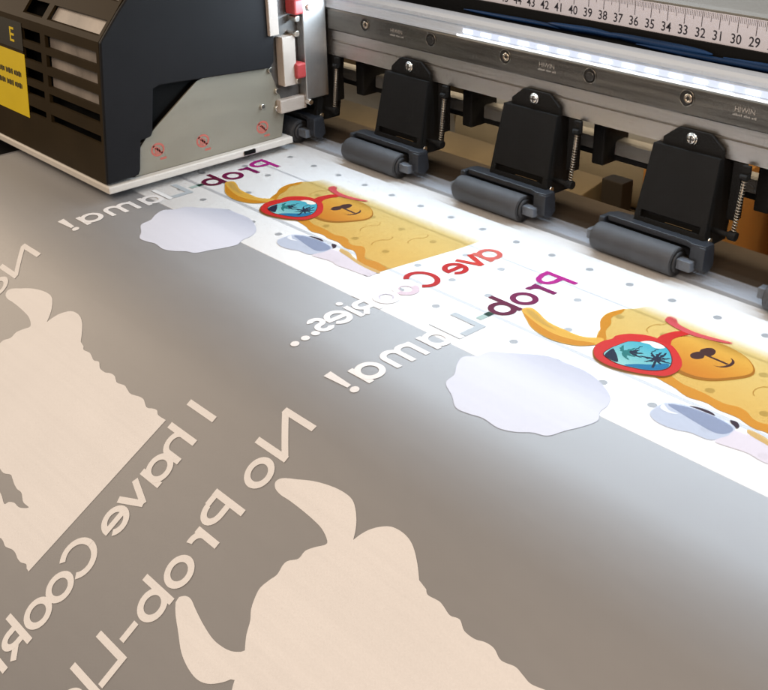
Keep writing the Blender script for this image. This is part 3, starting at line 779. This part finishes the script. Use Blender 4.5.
    mb.prism([(-.15, 1.0), (-.05, 1.85), (.9, 1.85), (.9, .7), (.25, .35)], 'x', -4.0, -3.68, bev=.04)
    mb.prism([(-.1, .75), (-.05, 1.9), (.8, 1.92), (.95, .8), (.5, .45)], 'x', 1.65, 2.5, bev=.06)
    mb.build('cradle', M['blue_plastic'], root)
    # rubber roller
    ax = (-.2, .845)
    mb = MB(); mb.cyl((-3.86, *ax), (1.10, *ax), .77, n=56, bev=.07)
    ro = mb.build('roller', M['rubber'], root)
    mb = MB(); mb.ring((-3.85, *ax), (-1, 0, 0), .42, .735, .03, 40)
    mb.build('end_ring', M['rubber_end'], ro)
    mb = MB(); mb.ring((1.09, *ax), (1, 0, 0), .42, .735, .035, 40)
    mb.ring((1.11, *ax), (1, 0, 0), .22, .56, .12, 40)
    mb.build('end_ring', M['rubber_end'], ro)
    mb = MB(); mb.box(1.16, 2.02, ax[0]-.27, ax[0]+.27, ax[1]-.25, ax[1]+.29, bev=.05); mb.cyl((1.1, *ax), (1.2, *ax), .45, n=28, bev=.02)
    mb.build('axle', M['axle'], root)
    mb = MB(); mb.box(-4.45, -3.88, ax[0]-.25, ax[0]+.27, ax[1]-.28, ax[1]+.28, bev=.05)
    mb.build('axle', M['axle'], root)
    return root
unit = make_unit()
labels = {7.45: 'black bracket with grey rubber pinch roller nearest the right edge, over the sunglasses llama with its whole face shown',
          -2.8: 'middle black bracket and pinch roller, behind the red and purple lettering',
          -13.0: 'black bracket and pinch roller first to the right of the carriage, smallest complete one',
          -23.2: 'pinch roller mostly hidden behind the carriage, only its end block showing',
          17.65: 'pinch roller cut by the right picture edge, only its left tip showing'}
labels[7.45] = 'largest black bracket with grey pinch roller, standing before the orange boxes'
first = True
for x, lb in labels.items():
    o = unit if first else copy_tree(unit)
    first = False
    o.location = Vector((x, 0, 0))*U; o.rotation_euler.z = {7.45: 0., -2.8: .006, -13.: -.005, -23.2: 0., 17.65: .004}[x]
    tag(o, lb, 'pinch roller', 'pinch roller units along the rail')

# ================================================================== CARRIAGE
ca = empty('print_carriage', (-28, -8, 1)); tag(ca, 'charcoal print carriage with vented front and yellow label over the film', 'print carriage')
CO = (-28, -8, 1)
def cb(mb, name, m, parent=ca): return shifted(mb, CO).build(name, m, parent)
mb = MB()
mb.prism([(-15.52, 1.15), (-13.35, 1.2), (-13.2, 1.5), (-12.92, 3.3), (-12.2, 3.36), (-12.05, 3.6), (-11.65, 6.2), (-11.2, 6.35), (-2.95, 5.85), (-2.6, 6.2), (-2.3, 10.1), (-2.2, 16), (-9.5, 16), (-12.7, 11.55), (-13.3, 10.96), (-14.67, 9.44)], 'x', -21.62, -21.35, bev=.07)
cb(mb, 'side_panel', M['carriage_black'])
def fy(z): return -15.45+.78*(z-1)/8.44 if z < 9.44 else -14.67+(z-9.44)*.9
def fbar(mb, xa, xb, za, zb, off=0., th=.22):
    t = bmesh.new(); A = []
    zs = [za]+([9.44] if za < 9.44 < zb else [])+[zb]
    for z in zs: A.append([t.verts.new(p) for p in ((xa, fy(z)+off, z), (xb, fy(z)+off, z), (xb, fy(z)+off+th, z), (xa, fy(z)+off+th, z))])
    t.faces.new(A[0][::-1]); t.faces.new(A[-1])
    for p, q in zip(A, A[1:]):
        for i in range(4): t.faces.new([p[i], p[(i+1) % 4], q[(i+1) % 4], q[i]])
    mb.add(t)
mb = MB(); X_L, X_R = -46., -21.63
rows = [(3.45, 3.95), (4.70, 5.25), (5.70, 6.40), (6.92, 7.65), (8.10, 8.84), (9.72, 10.48), (11.4, 12.3)]
prev = 1.05
for a, b in rows+[(15., 15.5)]:
    fbar(mb, X_L, X_R, prev, a); prev = b
for a, b in rows:
    for xa, xb in ((-46, -31.6), (-29.0, -28.35), (-21.95, -21.63)): fbar(mb, xa, xb, a, b)
cb(mb, 'front_vent', M['vent_brown'])
mb = MB(); fbar(mb, -28.3, -21.75, 5.3, 15, .32, .1)
cb(mb, 'inner_panel', M['vent_white'])
mb = MB(); fbar(mb, -46, -21.7, 1.2, 15, 1.3, .2); mb.box(-46, -21.7, -12, -3.3, 6.2, 15.8); mb.box(-22.3, -22.2, -13.2, -3.3, 2.9, 6.3)
cb(mb, 'inner_shell', M['black_void'])
mb = MB(); fbar(mb, -37.5, -31.4, 3.1, 7.15, -.03, .025)
lb = cb(mb, 'warning_label', M['label_yellow'])
mb = MB()
for zc, ln in ((5.75, 2.3), (5.0, 2.9), ):
    xx = -31.9-.2
    j = 0
    while xx > -31.9-ln-1.2:
        w = .10+.05*((j*5) % 3)
        fbar(mb, xx-w, xx, zc-.14-.03*(j % 2), zc+.14+.04*((j*3) % 2), -.045, .012); xx -= w+.07+(.16 if j % 5 == 4 else 0); j += 1
cb(mb, 'label_text', M['label_black'], lb)
mb = MB(); fbar(mb, -37.5, -31.5, 7.35, 9.1, -.03, .025)
lk = cb(mb, 'label_header', M['label_black'])
mb = MB()
fbar(mb, -33.25, -33.08, 7.75, 8.65, -.045, .012)
for z in (7.75, 8.13, 8.51): fbar(mb, -33.08, -32.65, z, z+.14, -.045, .012)
cb(mb, 'header_letter', M['label_yellow'], lk)
# ivory base plate under the cover
mb = MB(); mb.box(-46, -21.25, -15.55, -1.5, .52, .98, bev=.08)
cb(mb, 'base_plate', M['lip'])
mb = MB(); mb.box(-21.24, -21.15, -5.6, -4.7, .62, .9, bev=.03)
cb(mb, 'base_notch', M['black_void'])
# side sheet with red prints
mb = MB(); mb.prism([(-13.4, 1.0), (-13.4, 2.2), (-12.4, 3.2), (-8.4, 5.95), (-7.9, 6.1), (-2.9, 6.15), (-1.7, 2.9), (-2.1, 1.0)], 'x', -21.85, -21.70, bev=.04)
sh = cb(mb, 'side_sheet', M['side_sheet'])
for y, z in ((-11.65, 2.35), (-8.35, 2.15), (-3.65, 2.0)):
    mb = MB()
    def rp(v): return Vector((-21.693, y-v[0], z+v[1]))
    for pg in (arc(0, 0, .42, .36, 0, 180, w=.13), arc(0, 0, .42, .36, 180, 360, w=.13), bar(-.3, -.28, .3, .28, .13), bar(-.12, -.26, -.12, .1, .11), bar(.02, -.26, .02, .2, .11), bar(.16, -.26, .16, .12, .11), bar(-.55, -.62, -.1, -.62, .14)):
        f = mb.bm.faces.new([mb.bm.verts.new(rp(v)) for v in pg]); f.normal_update(); bmesh.ops.triangulate(mb.bm, faces=[f])
    cb(mb, 'red_print', M['red_mark'], sh)
# metal mount that rides on the rail
mb = MB(); mb.box(-27, -21.75, -3.2, 1.2, 3.1, 15, bev=.1)
cb(mb, 'mount_block', M['zinc_dark'])
mb = MB(); mb.box(-21.74, -20.95, -.35, 1.55, 3.3, 15, bev=.06)
cb(mb, 'mount_plate', M['zinc'])
mb = MB(); mb.box(-21.74, -21.1, -2.95, -2.2, 7.9, 15, bev=.05); mb.box(-21.74, -21.0, -2.1, -1.05, 4.5, 7.7, bev=.05)
cb(mb, 'spacer', M['beige_block'])
mb = MB(); mb.box(-21.74, -21.2, -2.4, -.2, 2.7, 3.6, bev=.08)
cb(mb, 'lower_clamp', M['beige_block'])
for y, z in ((-.8, 9.5), (-.85, 5.4)):
    mb = MB(); mb.box(-21.74, -20.7, y-.38, y+.38, z-.5, z+.5, bev=.12)
    cb(mb, 'cap', M['red_cap'])
for y, z in ((-.87, 8.72), (.15, 9.3), (-.95, 7.78), (-3.3, 6.55), (-2.75, 5.65), (-1.0, 4.75), (-.17, 3.15), (-2.3, 4.2), (-2.4, 3.05), (-3.6, 3.4)):
    mb = MB(); r = .2 if y > -3 else .16
    xe = -20.78 if y > -.35 else -20.85 if y > -2.15 else -21.5
    mb.cyl((-21.74, y, z), (xe, y, z), r, n=20, bev=.03)
    cb(mb, 'bolt', M['screw'])

# ================================================================== BACK OF THE MACHINE
mb = MB(); mb.box(-75, 60, 5.7, 60, -7.2, -7.0)
tag(mb.build('cabinet_floor', M['floor']), kind='structure')
mb = MB(); mb.box(-75, 60, 34, 34.4, -7, 14)
tag(mb.build('back_wall', M['back']), kind='structure')
bx = empty('cardboard_box', (10, 18, -7)); tag(bx, 'orange brown cardboard box behind the bracket with the largest roller', 'box')
mb = MB(); mb.box(-2.9, 3.4, -5.5, 1, 0, 9.5, bev=.06)
mb.build('carton', M['cardboard'], bx)
mb = MB(); mb.box(-2.95, 3.45, -2.6, -2.0, 9.51, 9.53); mb.box(-.2, .3, -5.56, -5.53, 3, 9.4)
mb.build('tape', M['kraft'], bx)
bx2 = copy_tree(bx); bx2.location = Vector((2.2, 14.5, -7))*U; bx2.rotation_euler.z = .12
tag(bx2, 'orange brown cardboard box seen between the middle and largest brackets', 'box', 'cardboard boxes behind the rail')
bx['group'] = 'cardboard boxes behind the rail'
mb = MB(); mb.box(-5.6, -3.9, 12.2, 13.4, -7, -1.5, bev=.06)
tag(mb.build('dark_carton', M['dark_box']), 'dark brown box in shadow left of the orange cardboard boxes', 'box')
rr = empty('film_roll', (-12, 22, -4)); tag(rr, 'cream coloured film roll in the dim space behind the brackets', 'roll')
mb = MB(); mb.cyl((-14, 0, 0), (6.5, 0, 0), 3.1, n=48, bev=.1)
mb.build('roll', M['paper_roll'], rr)
mb = MB(); mb.cyl((6.5, 0, 0), (7.4, 0, 0), 1.1, n=28, bev=.05); mb.cyl((-16, 0, 0), (-14, 0, 0), 1.1, n=28)
mb.build('core', M['kraft'], rr)
mb = MB(); mb.prism([(8, -7), (8, -3.4), (14, -2.2), (14, -7)], 'x', -40, -6.5, bev=.08)
tag(mb.build('guide_tray', M['kraft']), 'tan sloping guide tray behind the dim plate under the rail', 'tray')

# ================================================================== LIGHT
w = bpy.data.worlds.new('World'); sc.world = w; w.use_nodes = True
nt = w.node_tree; N, L = nt.nodes, nt.links
bg = N['Background']
tc = N.new('ShaderNodeTexCoord'); sp = N.new('ShaderNodeSeparateXYZ'); L.new(tc.outputs['Generated'], sp.inputs[0])
rp = N.new('ShaderNodeValToRGB'); L.new(sp.outputs['Z'], rp.inputs[0])
rp.color_ramp.elements[0].position = .0; rp.color_ramp.elements[0].color = (.26, .22, .18, 1)
rp.color_ramp.elements[1].position = .9; rp.color_ramp.elements[1].color = (1., .88, .74, 1)
e = rp.color_ramp.elements.new(.35); e.color = (.50, .43, .37, 1)
L.new(rp.outputs[0], bg.inputs[0]); bg.inputs[1].default_value = .42

def area(name, loc, target, sx, sy, power, col, spread=180):
    l = bpy.data.lights.new(name, 'AREA'); l.shape = 'RECTANGLE'; l.size = sx*U; l.size_y = sy*U
    l.energy = power; l.color = col; l.spread = math.radians(spread)
    o = bpy.data.objects.new(name, l); COL.objects.link(o)
    o.location = Vector(loc)*U
    d = (Vector(target)-Vector(loc)).normalized()
    z = -d; x = Vector((1, 0, 0)); x = (x-z*x.dot(z)).normalized(); y = z.cross(x)
    o.matrix_world = Matrix.Translation(o.location) @ Matrix((x, y, z)).transposed().to_4x4()
    return o
for i in range(7):          # the lit strip, in lengths of 8.63 cm
    xm = -20.4+8.63*(i+.5)
    area('led_lamp', (xm, 1.50, 9.45), (xm, -40, 3), 8.63, .25, 101./7, (.73, .87, 1.))
area('ceiling_lamp', (55, -95, 85), (0, -25, -4), 80, 60, 940., (1., .765, .575))
area('window_lamp', (-75, 70, 95), (5, -18, 0), 120, 70, 720., (.82, .91, 1.))  # added unseen fill, lightens and cools the flat part of the apron
area('side_lamp', (-115, -50, 48), (-10, -25, -4), 60, 40, 560., (1., .80, .60))  # added unseen warm fill for sheen along the film's left side
area('back_lamp', (0, 7.2, 6.15), (0, 12.5, -6), 60, 1.5, 26., (1., .80, .55))  # added fill hidden under the beam, brightens the space behind the rollers

# ================================================================== CAMERA
cam = bpy.data.cameras.new('Camera'); co = bpy.data.objects.new('Camera', cam); COL.objects.link(co)
cam.sensor_width = 36; cam.sensor_fit = 'HORIZONTAL'; cam.lens = 36*1082.7/768
cam.clip_start = .05; cam.clip_end = 200
R = ((.66998, .34441, -.65765), (.74213, -.33348, .58141), (-.01907, -.87760, -.47902))
m = Matrix(((R[0][0], -R[0][1], -R[0][2], 0), (R[1][0], -R[1][1], -R[1][2], 0), (R[2][0], -R[2][1], -R[2][2], 0), (0, 0, 0, 1)))
co.matrix_world = Matrix.Translation(Vector((36., -44.3, 23.6))*U) @ m
sc.camera = co

sc.render.engine = 'CYCLES'
sc.view_settings.view_transform = 'Standard'; sc.view_settings.look = 'None'; sc.view_settings.exposure = 0
sc.cycles.use_denoising = True
sc.cycles.denoising_prefilter = 'ACCURATE'; sc.cycles.denoising_input_passes = 'RGB'
sc.cycles.transparent_max_bounces = 24
sc.cycles.max_bounces = 8
sc.cycles.caustics_reflective = False
sc.cycles.caustics_refractive = False
sc.cycles.blur_glossy = 1.0
sc.cycles.sample_clamp_indirect = 3.0
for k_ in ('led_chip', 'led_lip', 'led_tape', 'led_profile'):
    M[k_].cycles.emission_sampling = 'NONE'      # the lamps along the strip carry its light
